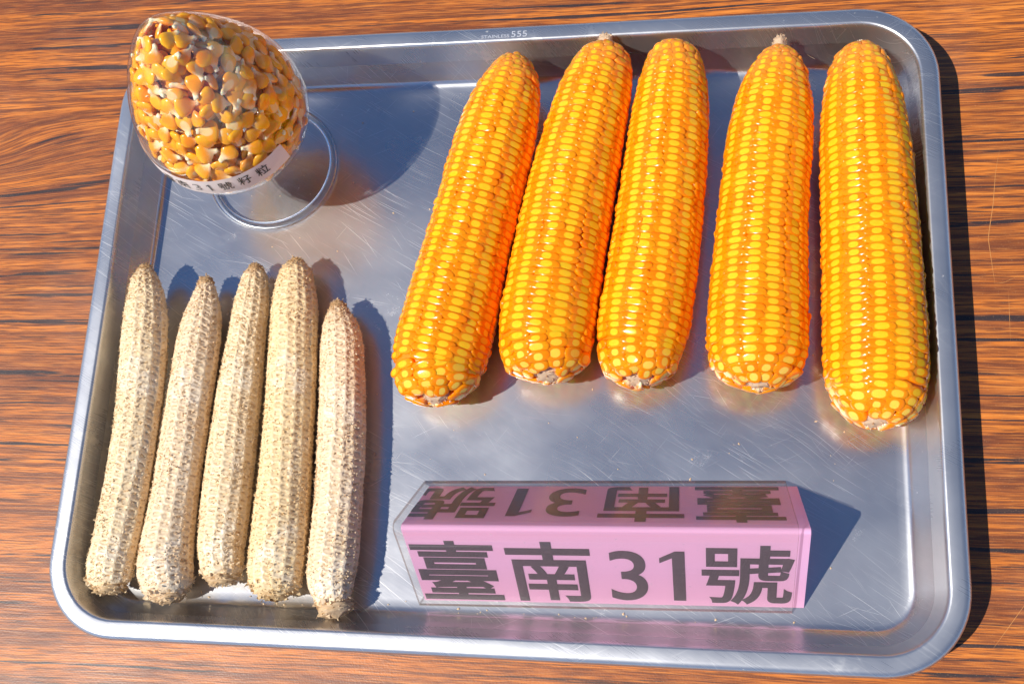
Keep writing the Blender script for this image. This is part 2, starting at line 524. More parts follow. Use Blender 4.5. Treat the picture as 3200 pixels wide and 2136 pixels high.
# ------------------------------------------------------------------ tray
TW, TH, TZ = 0.48, 0.3584, 0.0279
RC = 0.043
def tray_ring(inset, z, ns=30, nc=14):
    hx, hy = TW / 2, TH / 2
    r = max(RC - inset, 0.004)
    cxr, cyr = hx - inset - r, hy - inset - r
    pts = []
    for k, (sx, sy) in enumerate([(1, 1), (-1, 1), (-1, -1), (1, -1)]):
        a0 = k * math.pi / 2
        for i in range(nc + 1):
            a = a0 + math.pi / 2 * i / nc
            pts.append((sx * cxr + r * math.cos(a), sy * cyr + r * math.sin(a)))
        nx = [(-1, 1), (-1, -1), (1, -1), (1, 1)][k]
        a = a0 + math.pi / 2
        ps = (sx * cxr + r * math.cos(a), sy * cyr + r * math.sin(a))
        pe = (nx[0] * cxr + r * math.cos(a), nx[1] * cyr + r * math.sin(a))
        for i in range(1, ns):
            u = i / ns
            pts.append((ps[0] + (pe[0] - ps[0]) * u, ps[1] + (pe[1] - ps[1]) * u))
    P = np.array(pts)
    return np.c_[P, np.full(len(P), z)]
prof = [(0.0034, TZ - 0.0052), (0.0020, TZ - 0.0062), (0.0008, TZ - 0.0056), (0.0001, TZ - 0.0040), (0.0003, TZ - 0.0022), (0.0011, TZ - 0.0009), (0.0024, TZ - 0.0002),
        (0.0032, TZ), (0.0042, TZ + 0.0001), (0.0092, TZ + 0.0001), (0.0098, TZ), (0.0105, TZ - 0.0004), (0.0111, TZ - 0.0013), (0.0116, TZ - 0.0028), (0.0123, TZ - 0.0052),
        (0.0150, 0.0150), (0.0182, 0.0078), (0.0205, 0.0033), (0.0217, 0.0014), (0.0232, 0.0005), (0.0252, 0.0001), (0.0290, 0.0)]
rings = [tray_ring(a, z) for a, z in prof]
for k in (0.88, 0.7, 0.5, 0.3, 0.12):
    rings.append(rings[len(prof) - 1] * np.array([k, k, 0]))
nr = len(rings[0])
V = np.concatenate(rings)
wob = vnoise(V * np.array([1, 1, 0.3]), 9.0, 3) * 0.00045
wob2 = vnoise(V * np.array([1, 1, 0.3]), 28.0, 5) * 0.00018
sel = V[:, 2] > 0.004
V[sel, 2] += (wob + wob2)[sel]
V[:, 0] += np.where(sel, vnoise(V, 8.0, 8) * 0.0004, 0)
V[:, 1] += np.where(sel, vnoise(V, 8.0, 11) * 0.0004, 0)
fs = grid_faces(len(rings), nr, wrap_v=True, flip=True)
split = 15
wall_rows = fs.min(1) // nr >= split
tray = thing("steel_tray", "rectangular stainless steel tray with rounded corners and scratched flat bottom", "tray")
def tray_piece(name, f, mat, extra=None):
    used = np.unique(f)
    mp = np.full(len(V), -1)
    mp[used] = np.arange(len(used))
    faces = [tuple(r) for r in mp[f].tolist()]
    vv_ = V[used]
    if extra is not None:
        c = len(vv_)
        vv_ = np.vstack([vv_, [[0, 0, 0]]])
        e = mp[extra].tolist()
        faces += [(e[i], e[(i + 1) % len(e)], c) for i in range(len(e))]
    me = make_mesh(name, vv_, faces, mat, smooth=True)
    o = add(name, me, tray)
    sm = o.modifiers.new("thickness", 'SOLIDIFY')
    sm.thickness = 0.0007
    sm.offset = -1
    sm.use_rim = False
    return o
tray_piece("rolled_rim", fs[~wall_rows], M_RIM)
wr = fs[wall_rows]
last = np.arange((len(rings) - 1) * nr, len(rings) * nr)
tray_piece("tray_basin", wr, M_STEEL, extra=last)

# ------------------------------------------------------------------ lettering helpers
def text_mesh(s, bold=0.0, res=6):
    cu = bpy.data.curves.new("lettering", 'FONT')
    cu.body = s
    cu.size = 1.0
    if bold > 0:
        cu.bevel_depth = bold
        cu.bevel_resolution = 0
    else:
        cu.offset = bold
    cu.resolution_u = res
    cu.fill_mode = 'FRONT'
    o = bpy.data.objects.new("lettering", cu)
    COL.objects.link(o)
    dg = bpy.context.evaluated_depsgraph_get()
    me = bpy.data.meshes.new_from_object(o.evaluated_get(dg))
    vs = np.empty(len(me.vertices) * 3, dtype=np.float32)
    me.vertices.foreach_get("co", vs)
    faces = [tuple(p.vertices) for p in me.polygons]
    bpy.data.objects.remove(o)
    bpy.data.curves.remove(cu)
    bpy.data.meshes.remove(me)
    return vs.reshape(-1, 3).astype(float), faces


ONE = (np.array([(0.0, 0.865, 0), (0.0, 0.765, 0), (0.50, 0.865, 0), (0.50, 0.0, 0), (1.0, 0.0, 0), (1.0, 1.0, 0), (0.62, 1.0, 0)], float),
       [(0, 1, 2, 6), (2, 3, 4, 5, 6)])
def glyph(ch, bold, res=6):
    return (ONE[0].copy(), ONE[1]) if ch == "1" else text_mesh(ch, bold, res)


def fit_box(vs, x0, x1, y0, y1):
    v = vs.copy()
    mn, mx = v.min(0), v.max(0)
    v[:, 0] = x0 + (v[:, 0] - mn[0]) / (mx[0] - mn[0]) * (x1 - x0)
    v[:, 1] = y0 + (v[:, 1] - mn[1]) / (mx[1] - mn[1]) * (y1 - y0)
    return v


# maker's stamp pressed into the back rim
for s, x0, x1, y0, y1 in [("STAINLESS", -0.0147, 0.0019, 0.1704, 0.1724), ("555", 0.0031, 0.0124, 0.1704, 0.1742)]:
    v, f = text_mesh(s, -0.004)
    v = fit_box(v, x0, x1, y0, y1)
    q0 = v * np.array([1, 1, 0]) + np.array([0, 0, TZ])
    v[:, 2] = TZ + 0.00042 + vnoise(q0 * np.array([1, 1, 0.3]), 9.0, 3) * 0.00045 + vnoise(q0 * np.array([1, 1, 0.3]), 28.0, 5) * 0.00018
    o = add("embossed_lettering", make_mesh("embossed_lettering", v, f, None, smooth=False), tray)
    N = NT("painted_gleam_stamp")  # paler than the rim steel: the letters' gleam is put into the colour
    o.data.materials.append(N.surf(N.n("ShaderNodeBsdfPrincipled", {"Base Color": (0.88, 0.88, 0.90, 1), "Metallic": 0.8, "Roughness": 0.52})))

# ------------------------------------------------------------------ bodies of ears and cobs
DATA = {
    'e1': dict(A=(0.0053, 0.1582, 0.0304), B=(-0.0246, -0.0498, 0.0271), c=(0.07494, -0.06706, 0.003536),
        r=[12.1, 16.5, 19.0, 20.8, 21.8, 22.7, 23.3, 23.5, 23.5, 23.5, 23.6, 23.6, 23.9, 24.2, 24.6, 25.1, 25.6, 25.8, 26.1, 26.0, 25.5, 24.2, 21.1]),
    'e2': dict(A=(0.0578, 0.1629, 0.0296), B=(0.0329, -0.0371, 0.0274), c=(0.4392, -0.1237, 0.003048),
        r=[14.8, 17.8, 19.6, 21.0, 21.7, 22.2, 22.7, 23.4, 23.9, 24.2, 24.4, 24.8, 25.0, 25.1, 25.3, 25.5, 25.7, 25.9, 26.1, 26.1, 25.7, 24.5, 21.7]),
    'e3': dict(A=(0.0988, 0.1617, 0.0296), B=(0.0814, -0.0386, 0.0252), c=(-0.3041, 0.04447, -0.0006241),
        r=[14.1, 17.0, 18.9, 20.2, 21.0, 21.6, 22.0, 22.3, 22.7, 23.0, 23.1, 23.3, 23.6, 23.8, 24.0, 24.2, 24.3, 24.4, 24.5, 24.4, 23.5, 22.0, 19.3]),
    'e4': dict(A=(0.1548, 0.1559, 0.0298), B=(0.1415, -0.0409, 0.0274), c=(0.3823, -0.08996, 0.00225),
        r=[11.7, 15.9, 18.3, 20.4, 21.5, 22.3, 22.9, 23.1, 23.2, 23.3, 23.5, 23.8, 24.0, 24.2, 24.5, 24.9, 25.3, 25.6, 25.9, 26.0, 25.9, 24.5, 20.8]),
    'e5': dict(A=(0.2, 0.155, 0.0308), B=(0.1965, -0.0594, 0.0268), c=(-0.1027, 0.04875, -0.002645),
        r=[13.4, 16.9, 19.2, 20.9, 22.1, 22.9, 23.4, 23.8, 24.0, 24.2, 24.4, 24.6, 24.8, 25.0, 25.2, 25.4, 25.6, 25.7, 25.8, 25.9, 25.3, 23.8, 19.5]),
    'c1': dict(A=(-0.2098, 0.0337, 0.0228), B=(-0.2051, -0.155, 0.0197), c=(-0.7843, 0.13, 9.53e-05),
        r=[8.4, 10.6, 12.2, 13.3, 13.5, 13.8, 14.0, 13.9, 13.9, 13.8, 13.5, 13.4, 13.5, 13.5, 13.5, 13.5, 13.6, 13.8, 13.9, 13.8, 13.7, 13.7, 12.5]),
    'c2': dict(A=(-0.1747, 0.0286, 0.0155), B=(-0.1704, -0.1574, 0.0168), c=(0.06592, -0.05859, 0.002158),
        r=[6.8, 9.2, 11.3, 12.4, 13.1, 13.3, 13.5, 13.5, 13.4, 13.4, 13.5, 13.6, 13.6, 13.5, 13.5, 13.7, 13.9, 14.3, 14.7, 15.2, 15.5, 15.8, 14.3]),
    'c3': dict(A=(-0.1452, 0.0369, 0.0136), B=(-0.1419, -0.1478, 0.0154), c=(0.1383, -0.04845, 0.0007486),
        r=[8.2, 9.5, 10.6, 11.1, 11.2, 11.5, 12.1, 12.6, 13.0, 13.2, 13.4, 13.6, 13.9, 14.1, 14.3, 14.3, 14.3, 14.3, 14.3, 14.0, 13.6, 12.9, 11.9]),
    'c4': dict(A=(-0.1188, 0.0388, 0.0166), B=(-0.1116, -0.1545, 0.0177), c=(-0.269, 0.05502, -0.0009585),
        r=[10.3, 12.0, 13.4, 14.2, 14.3, 14.4, 14.4, 14.5, 14.6, 14.7, 14.8, 14.8, 14.8, 14.9, 15.2, 15.4, 15.7, 15.9, 16.2, 16.2, 16.4, 16.0, 14.6]),
    'c5': dict(A=(-0.0924, 0.0126, 0.016), B=(-0.0764, -0.1606, 0.0153), c=(-0.5777, 0.05415, 0.001914),
        r=[7.8, 10.9, 12.3, 13.0, 13.2, 13.4, 13.5, 13.7, 13.8, 13.9, 14.0, 14.0, 14.0, 13.9, 13.9, 14.0, 14.0, 14.1, 14.2, 14.2, 14.0, 12.6, 9.7])
}

class Body:
    """body of revolution round a gently bent axis lying in the tray"""
    def __init__(self, d):
        self.A, self.B = np.array(d['A']), np.array(d['B'])
        dxy = (self.B - self.A)[:2]
        self.L = float(np.linalg.norm(dxy))
        self.d = dxy / self.L
        self.n = np.array([-self.d[1], self.d[0]])
        self.c = d['c']
        self.zs = (self.B[2] - self.A[2]) / self.L
        self.r = np.array(d['r']) / 1000.0
        self.tk = np.linspace(0, 1, 25)[1:-1] * self.L
    def radius(self, t):
        t = np.asarray(t, float)
        rr = np.interp(t, self.tk, self.r)
        e0, e1 = self.tk[0], self.L - self.tk[-1]
        rr = np.where(t < e0, self.r[0] * np.sqrt(np.clip(t / e0, 0, 1)), rr)
        rr = np.where(t > self.tk[-1], self.r[-1] * np.sqrt(np.clip((self.L - t) / e1, 0, 1)), rr)
        return rr
    def centre(self, t):
        t = np.asarray(t, float)
        off = np.polyval(self.c, t) * np.clip(np.minimum(t, self.L - t) / 0.02, 0, 1)
        xy = self.A[:2] + t[..., None] * self.d + off[..., None] * self.n
        return np.concatenate([xy, (self.A[2] + self.zs * t)[..., None]], -1)
    def frame(self, t):
        e = 0.002
        T = norm(self.centre(t + e) - self.centre(t - e))
        S = norm(np.cross(T, np.array([0, 0, 1.0]) + 0 * T))      # sideways
        U = np.cross(S, T)                                         # up
        return T, S, U
    def point(self, t, phi, dr=0.0):
        T, S, U = self.frame(t)
        r = (self.radius(t) + dr)[..., None]
        R = np.cos(phi)[..., None] * U + np.sin(phi)[..., None] * S
        return self.centre(t) + R * r, R, T
    def arclen(self, n=600):
        t = self.L * (0.5 - 0.5 * np.cos(np.linspace(0, math.pi, n)))
        r = self.radius(t)
        s = np.r_[0, np.cumsum(np.hypot(np.diff(t), np.diff(r)))]
        return t, r, s

# -------- one fresh kernel: a pillow with flat sides, kp = unit position
def kernel_proto(seed, nseg=14):
    rs = np.random.default_rng(seed)
    rings = [(0.95, -1.0), (1.03, -0.55), (1.04, -0.25), (0.99, -0.145), (0.86, -0.068), (0.63, -0.016), (0.34, 0.008)]
    v = []
    for sc, z in rings:
        ex = 3.0 if z < -0.2 else (2.5 if z < -0.05 else 2.1)
        for i in range(nseg):
            a = 2 * math.pi * (i + 0.5) / nseg
            ca, sa = math.cos(a), math.sin(a)
            r = (abs(ca) ** ex + abs(sa) ** ex) ** (-1 / ex)
            v.append((0.5 * sc * r * ca, 0.5 * sc * r * sa, z))
    v.append((0, 0, 0.015))
    v = np.array(v)
    top_ = v[:, 2] > -0.3
    v[top_, 2] *= 0.42 + 0.58 * np.clip(np.abs(v[top_, 0]) / 0.45, 0, 1) ** 1.3
    # individual skew
    sk = rs.normal(0, 0.05, 4)
    v[:, 0] *= 1 + sk[0] * v[:, 1] * 2
    v[:, 1] *= 1 + sk[1] * v[:, 0] * 2
    v[:, 2] += (v[:, 2] > -0.2) * (sk[2] * v[:, 0] + sk[3] * v[:, 1]) * 0.9
    f = []
    for k in range(len(rings) - 1):
        for i in range(nseg):
            j = (i + 1) % nseg
            f.append((k * nseg + i, k * nseg + j, (k + 1) * nseg + j, (k + 1) * nseg + i))
    top = len(v) - 1
    k = len(rings) - 1
    for i in range(nseg):
        j = (i + 1) % nseg
        f.append((k * nseg + i, k * nseg + j, top, top))
    return v, f

KP = [kernel_proto(s) for s in range(6)]
def tri(f):
    out = []
    for q in f:
        out.append((q[0], q[1], q[2]))
        if q[3] != q[2]:
            out.append((q[0], q[2], q[3]))
    return np.array(out)
KP_TRI = [tri(f) for v, f in KP]
KP_ME = [make_mesh("kernel", v, [q if q[3] != q[2] else q[:3] for q in f], M_KERNEL, True, {"kp": ('FLOAT_VECTOR', v)}) for v, f in KP]

CAM = np.array(cam.location)

def flake_field(P, Nn, T, size, rs, tone, n=1, tall=0.6, spread=0.6, narrow=0.6):
    """small curved papery scales standing on a surface; P (k,3) roots, Nn outward, T along"""
    P = np.repeat(P, n, 0); Nn = np.repeat(Nn, n, 0); T = np.repeat(T, n, 0); tone = np.repeat(tone, n, 0)
    k = len(P)
    S = np.cross(Nn, T)
    a = rs.uniform(0, 2 * math.pi, k)
    side = norm(np.cos(a)[:, None] * T + np.sin(a)[:, None] * S)
    up = norm(Nn * tall + (rs.normal(0, spread, (k, 1)) * T + rs.normal(0, spread, (k, 1)) * S))
    side = norm(side - (side * up).sum(1, keepdims=True) * up)
    bend = norm(np.cross(side, up))
    L = size * rs.uniform(0.6, 1.35, k)[:, None]
    W = L * rs.uniform(narrow * 0.6, narrow * 1.5, k)[:, None]
    cv = rs.normal(0, 0.35, k)[:, None] * L
    P = P + (rs.normal(0, 1, (k, 1)) * T + rs.normal(0, 1, (k, 1)) * S) * (size * 0.35)
    rows = []
    for u, w in ((0.0, 0.8), (0.45, 1.0), (1.0, 0.45)):
        c = P + up * L * u + bend * cv * u * u
        for x in (-0.5, 0.0, 0.5):
            rows.append(c + side * W * w * x + bend * W * 0.30 * (0.25 - x * x) * 2)
    V = np.stack(rows, 1).reshape(-1, 3)
    base = np.array([[0, 1, 4, 3], [1, 2, 5, 4], [3, 4, 7, 6], [4, 5, 8, 7]])
    F = (base[None] + (np.arange(k) * 9)[:, None, None]).reshape(-1, 4)
    return V, F, np.repeat(tone, 9)

def join(parts):
    Vs, Fs, Ts, o = [], [], [], 0
    for v, f, t in parts:
        Vs.append(v); Fs.append(f + o); Ts.append(t); o += len(v)
    return np.concatenate(Vs), np.concatenate(Fs), np.concatenate(Ts)

def pith_lump(P, axis, length, r0, rs, name, parent, tone=1.25, flakes=260):
    """crumbly broken stub of cob"""
    nu, nv = 18, 14
    axis = norm(np.array(axis, float))
    a = norm(np.cross(axis, [0.3, 0.2, 1.0])); b = np.cross(axis, a)
    th = np.linspace(0, 2 * math.pi, nu, endpoint=False)
    u = np.linspace(-0.3, 1, nv)
    TT, UU = np.meshgrid(th, u, indexing='ij')
    rr = r0 * np.where(UU < 0.75, 1 - 0.35 * np.clip(UU, 0, 1), (1 - 0.26) * np.sqrt(np.clip((1 - UU) / 0.25, 0, 1)) + 0.001)
    pt = P + UU[..., None] * axis * length + rr[..., None] * (np.cos(TT)[..., None] * a + np.sin(TT)[..., None] * b)
    nd = norm(pt - (P + UU[..., None] * axis * length * 0.5))
    pt = pt + nd * (vnoise(pt, 900, 3) * 0.22 + vnoise(pt, 2200, 7) * 0.15)[..., None] * r0
    V = pt.reshape(-1, 3)
    F = grid_faces(nu, nv, wrap_u=True)
    T0 = np.full(len(V), tone)
    idx = rs.integers(0, len(V), flakes)
    fl = flake_field(V[idx], nd.reshape(-1, 3)[idx], np.tile(axis, (flakes, 1)), 0.0008, rs, np.full(flakes, tone - 0.15), 1, 0.5, 0.7, 0.7)
    v, f, t = join([(V, F, T0), fl])
    return add(name, make_mesh(name, v, f, M_COB, True, {"tone": ('FLOAT', t)}), parent)

def build_ear(key, label, nrow, seed, phi0, twist, tip_len, tip_r):
    b = Body(DATA[key])
    rs = np.random.default_rng(seed)
    ear = thing("corn_ear", label, "corn ear", "fresh orange corn ears lying in the tray", tuple(b.centre(np.array(b.L / 2))))
    ear_inv = np.array(ear.location)
    # inner core under the kernels
    tt, rr, ss = b.arclen()
    nu, nv = 70, 28
    tcore = np.linspace(0.0045, b.L - 0.0075, nu)
    ph = np.linspace(0, 2 * math.pi, nv, endpoint=False)
    TT, PP = np.meshgrid(tcore, ph, indexing='ij')
    pt, _, _ = b.point(TT, PP, -0.0017)
    capv = np.stack([b.centre(tcore[:1])[0], b.centre(tcore[-1:])[0]])
    V = np.concatenate([pt.reshape(-1, 3), capv])
    F = [tuple(q) for q in grid_faces(nu, nv, wrap_v=True).tolist()]
    F += [(i, (i + 1) % nv, nu * nv) for i in range(nv)]
    F += [((nu - 1) * nv + (i + 1) % nv, (nu - 1) * nv + i, nu * nv + 1) for i in range(nv)]
    core_m = bpy.data.materials.get("ear_core")
    if not core_m:
        N = NT("ear_core")
        core_m = N.surf(N.n("ShaderNodeBsdfPrincipled", {"Base Color": (0.98, 0.24, 0.004, 1), "Roughness": 0.4, "Subsurface Weight": 0.5, "Subsurface Radius": (1.0, 0.3, 0.04), "Subsurface Scale": 0.0026}))
    add("core", make_mesh("core", V - ear_inv, F, core_m), ear)
    # kernels
    S = ss[-1]
    i0 = np.searchsorted(rr, 0.0050)
    s_tip = ss[i0]
    rev = np.where(rr > 0.0062)[0][-1]
    s_end = ss[rev]
    Ms, Kc, proto = [], [], []
    dphi = 2 * math.pi / nrow
    rowoff = rs.normal(0, 0.03, nrow)
    roww = 1.03 + np.abs(rs.normal(0, 0.03, nrow))
    for i in range(nrow):
        s = s_tip + rs.uniform(0, 0.0045)
        while s < s_end:
            u_end, u_tip = (s_end - s), (s - s_tip)
            basek = float(np.clip(1 - u_end / 0.028, 0, 1))
            tipk = float(np.clip(1 - u_tip / 0.034, 0, 1))
            pitch = 0.00410 * (1 + rs.normal(0, 0.07)) * (1 + 1.15 * basek ** 0.8 + 0.28 * tipk)
            sm = s + pitch / 2
            t = float(np.interp(sm, ss, tt)); r = float(np.interp(sm, ss, rr))
            e = 0.0009
            ta, ra = np.interp(sm - e, ss, tt), np.interp(sm - e, ss, rr)
            tb, rb = np.interp(sm + e, ss, tt), np.interp(sm + e, ss, rr)
            chaos = 0.02 + 0.11 * basek + 0.15 * tipk ** 1.3
            wander = 0.10 * vnoise(np.array([[sm * 30.0, i * 3.7, seed]]), 1.0, 4)[0]
            phi = phi0 + dphi * (i + rowoff[i] + wander + rs.normal(0, chaos * 0.8)) + twist * (sm / S - 0.5)
            pc, Rd, T = b.point(np.array(t), np.array(phi))
            tan = norm(T * (tb - ta) + Rd * (rb - ra))
            nrm = norm(Rd * (tb - ta) - T * (rb - ra))
            X = norm(np.cross(tan, nrm))
            if math.cos(phi) > 0.45 and t > 0.6 * b.L and r < 0.0112:
                break
            w = dphi * r * roww[i] * 1.12 * (1 + rs.normal(0, 0.05 + 0.07 * basek)) * (1 + 0.12 * basek)
            if tipk > 0.4:
                w = max(w, 0.0046)
            if basek > 0.5 and r < 0.0125:
                if i % 2:
                    s += pitch
                    continue
                w *= 1.85
            ang = rs.normal(0, 0.03 + 0.30 * basek + 0.25 * tipk)
            X2 = X * math.cos(ang) + tan * math.sin(ang)
            Y2 = -X * math.sin(ang) + tan * math.cos(ang)
            tl = rs.normal(0, 0.05 + 0.09 * basek + 0.06 * tipk)
            Z2 = norm(nrm + Y2 * tl + X2 * rs.normal(0, 0.05)); Y2 = np.cross(Z2, X2); Y2 = norm(Y2); X2 = np.cross(Y2, Z2)
            depth = 0.0048 * (1 + 0.25 * basek)
            M = np.eye(4)
            M[:3, 0] = X2 * w
            M[:3, 1] = Y2 * pitch * (1.17 + 0.06 * basek)
            M[:3, 2] = Z2 * depth
            M[:3, 3] = pc + nrm * (rs.normal(0, 0.00018) + 0.0004 * basek * rs.normal(0, 1)) - ear_inv
            Ms.append(M); Kc.append((basek ** 0.7, tipk, rs.uniform())); proto.append(rs.integers(0, 6))
            s += pitch
    Ms = np.array(Ms); Kc = np.array(Kc, float); proto = np.array(proto)
    wc = Ms[:, :3, 3] + ear_inv
    vd = CAM - wc
    dist = np.linalg.norm(vd, axis=1)
    face = (norm(Ms[:, :3, 2]) * vd).sum(1) / dist
    area = np.linalg.norm(Ms[:, :3, 0], axis=1) * np.linalg.norm(Ms[:, :3, 1], axis=1)
    score = face * area / dist ** 2
    order = np.argsort(-score)
    vis = order[:300]
    rest = order[300:]
    for k in vis:
        o = bpy.data.objects.new("kernel", KP_ME[proto[k]])
        COL.objects.link(o)
        o.parent = ear
        o.matrix_local = Matrix(Ms[k].tolist())
        o.color = (*Kc[k], 1.0)
    parts = []
    Vs, Fs, Ks, Cs, off = [], [], [], [], 0
    for p in range(6):
        ids = rest[proto[rest] == p]
        v, f, kp, pc = replicate(KP[p][0], KP_TRI[p], Ms[ids], KP[p][0], Kc[ids])
        Vs.append(v); Fs.append(f + off); Ks.append(kp); Cs.append(pc); off += len(v)
    o = add("side_kernels", make_mesh("side_kernels", np.concatenate(Vs), np.concatenate(Fs), M_KERNEL, True,
            {"kp": ('FLOAT_VECTOR', np.concatenate(Ks)), "kc": ('FLOAT_VECTOR', np.concatenate(Cs))}), ear, kind="stuff")
    o.color = (0, 0, 0, 1)
    # stub of cob at the pointed end and chaffy pith at the butt
    c0 = b.centre(np.array([0.0]))[0] - ear_inv
    Tt = -b.frame(np.array([0.003]))[0][0]
    if tip_len > 0:
        pith_lump(c0 - Tt * 0.004, Tt + np.array([0.15, 0, 0.25]), tip_len, tip_r, rs, "tip_stub", ear, 1.1)
    Tb = b.frame(np.array([b.L - 0.003]))[0][0]
    cb = b.centre(np.array([b.L]))[0] - ear_inv
    pith_lump(cb - Tb * 0.0072 + np.array([0, 0, 0.0035]), Tb + np.array([0, 0, 0.45]), 0.0056, 0.0082, rs, "butt_pith", ear, 1.0, 620)
    return ear

EARS = [
    ('e1', "leftmost of the five orange corn ears, leaning most to the right", 14, 11, 0.10, 0.10, 0.003, 0.0030),
    ('e2', "second orange corn ear from the left, with a beige stub at its tip", 14, 12, 0.10, -0.12, 0.0090, 0.0048),
    ('e3', "middle orange corn ear, touching its left neighbour, with a blunt kernel covered tip", 14, 13, 0.20, -0.15, 0.002, 0.0028),
    ('e4', "fourth orange corn ear, standing apart, tapered to a beige stub with neat straight kernel rows", 14, 14, 0.16, 0.05, 0.0095, 0.0042),
    ('e5', "longest orange corn ear, lying against the right wall of the tray", 14, 15, 0.02, 0.10, 0.004, 0.0044),
]
for a in EARS:
    build_ear(*a)

# ------------------------------------------------------------------ bare cobs
def build_cob(key, label, nrow, seed, warm, pink, brown):
    b = Body(DATA[key])
    rs = np.random.default_rng(seed)
    cob = thing("bare_cob", label, "corn cob", "shelled bare cobs lying side by side", tuple(b.centre(np.array(b.L / 2))))
    o0 = np.array(cob.location)
    nu, nv = 420, 190
    t = b.L * (0.5 - 0.5 * np.cos(np.linspace(0.0, math.pi, nu) * 1.0))
    t = 0.75 * np.linspace(0, b.L, nu) + 0.25 * t
    t = np.clip(t, 0.0003, b.L - 0.0003)
    ph = np.linspace(0, 2 * math.pi, nv, endpoint=False)
    TT, PP = np.meshgrid(t, ph, indexing='ij')
    pitch = 0.0042
    tw = 0.25 * rs.normal()
    U = PP / (2 * math.pi) * nrow + tw * TT / b.L * 2 + 0.16 * vnoise(np.stack([TT * 40, np.sin(PP) * 2, np.cos(PP) * 2], -1), 1.0, seed)
    iu = np.floor(U)
    par = (np.mod(iu, nrow) * 0.37) % 1.0
    W = TT / pitch + par + 0.22 * vnoise(np.stack([TT * 60, PP * 2, PP * 0], -1), 1.0, seed + 1)
    fu, fv = U - iu - 0.5, W - np.floor(W) - 0.5
    q = (np.abs(fu) / 0.42) ** 2.2 + (np.abs(fv) / 0.36) ** 2.2
    dep = np.clip(1 - q, 0, 1) ** 0.6
    lip = np.exp(-((q - 1.25) / 0.45) ** 2)
    pr, R, T = b.point(TT, PP, -0.0009)
    fade = np.clip(np.minimum(TT, b.L - TT) / 0.010, 0.25, 1)
    nz = vnoise(pr, 620, seed + 2) * 0.00022 + vnoise(pr, 1500, seed + 3) * 0.00012
    lump = vnoise(pr, 130, seed + 6) * 0.0004
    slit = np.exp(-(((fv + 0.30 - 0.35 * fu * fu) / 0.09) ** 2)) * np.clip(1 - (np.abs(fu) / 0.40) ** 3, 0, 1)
    disp = (-0.00055 * dep + 0.00012 * lip - 0.0010 * slit) * fade + nz + lump
    pr = pr + R * disp[..., None]
    # ragged broken butt and tip
    endn = vnoise(pr, 420, seed + 5) * 0.0012
    m = (TT > b.L - 0.0035) | (TT < 0.003)
    pr = pr + T * (endn * m)[..., None]
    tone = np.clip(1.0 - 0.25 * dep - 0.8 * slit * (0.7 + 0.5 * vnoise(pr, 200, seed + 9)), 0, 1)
    endt = np.clip(1 - TT / (0.017 * brown + 0.003), 0, 1) * 1.1 + np.clip((TT - b.L + 0.006) / 0.005, 0, 1) * 0.75
    tone = np.where(endt > 0.02, np.maximum(tone, 1 + endt * (0.6 + 0.5 * vnoise(pr, 300, 3))), tone)
    V = pr.reshape(-1, 3)
    F = [grid_faces(nu, nv, wrap_v=True)]
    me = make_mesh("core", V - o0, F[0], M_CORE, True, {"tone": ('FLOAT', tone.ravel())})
    core = add("core", me, cob)
    # end discs close the body
    # chaff scales round every socket
    roots_t, roots_p, rt = [], [], []
    nc = int(b.L / pitch)
    for i in range(nrow):
        for j in range(-1, nc + 1):
            for (du, dv, cnt) in ((0.5, 0.15, 2), (0.5, -0.3, 2), (0.1, 0.5, 2), (-0.25, 0.5, 2)):
                for _ in range(cnt):
                    roots_p.append((i + 0.5 + du + rs.normal(0, 0.09)))
                    roots_t.append((j + 0.5 + dv - ((i * 0.37) % 1.0) + rs.normal(0, 0.10)) * pitch)
    rt_ = np.array(roots_t); rp_ = np.array(roots_p)
    keep = (rt_ > 0.002) & (rt_ < b.L - 0.001)
    rt_, rp_ = rt_[keep], rp_[keep]
    phr = (rp_ - tw * rt_ / b.L * 2) / nrow * 2 * math.pi
    P, R, T = b.point(rt_, phr, -0.0014)
    tn = np.clip(0.95 + rs.normal(0, 0.08, len(P)), 0.6, 1.0)
    e2 = np.clip(1 - rt_ / (0.015 * brown + 0.003), 0, 1)
    tn = np.where(e2 > 0.05, 1 + e2 * 0.9, tn)
    fl1 = flake_field(P, R, T, 0.00110, rs, tn, 2, 0.6, 0.8, 0.6)
    k2 = (rs.random(len(P)) < 0.30) & (rt_ < b.L - 0.012)
    fl2 = flake_field(P[k2], R[k2], T[k2], 0.0015, rs, np.clip(tn[k2] + 0.1, 0, 2), 1, 1.0, 0.6, 0.13)
    # husky scraps around the butt
    nb = 60
    tb = rs.uniform(b.L - 0.010, b.L - 0.0008, nb); pb = rs.uniform(0, 2 * math.pi, nb)
    P3, R3, T3 = b.point(tb, pb, -0.0008)
    fl3 = flake_field(P3, norm(R3 + 0.8 * T3), T3, 0.0022, rs, np.clip(rs.normal(1.0, 0.2, nb), 0.6, 1.6), 1, 0.32, 0.45, 0.8)
    v, f, tn2 = join([fl1, fl2, fl3])
    ch = add("chaff", make_mesh("chaff", v - o0, f, M_COB, True, {"tone": ('FLOAT', tn2)}), cob, kind="stuff")
    Tb = b.frame(np.array([b.L - 0.003]))[0][0]
    cb = b.centre(np.array([b.L]))[0] - o0
    bs = pith_lump(cb - Tb * 0.0036, Tb + np.array([0, 0, 0.1]), 0.0036, 0.0090, rs, "stalk_end", cob, 1.45, 70)
    Tt = -b.frame(np.array([0.003]))[0][0]
    ct = b.centre(np.array([0.0]))[0] - o0
    ts = pith_lump(ct - Tt * 0.0035, Tt, 0.0040, 0.0046, rs, "tip_stub", cob, 1.75, 160)
    for o in (core, ch, bs, ts):
        o.color = (warm, pink, 0, 1)
    return cob

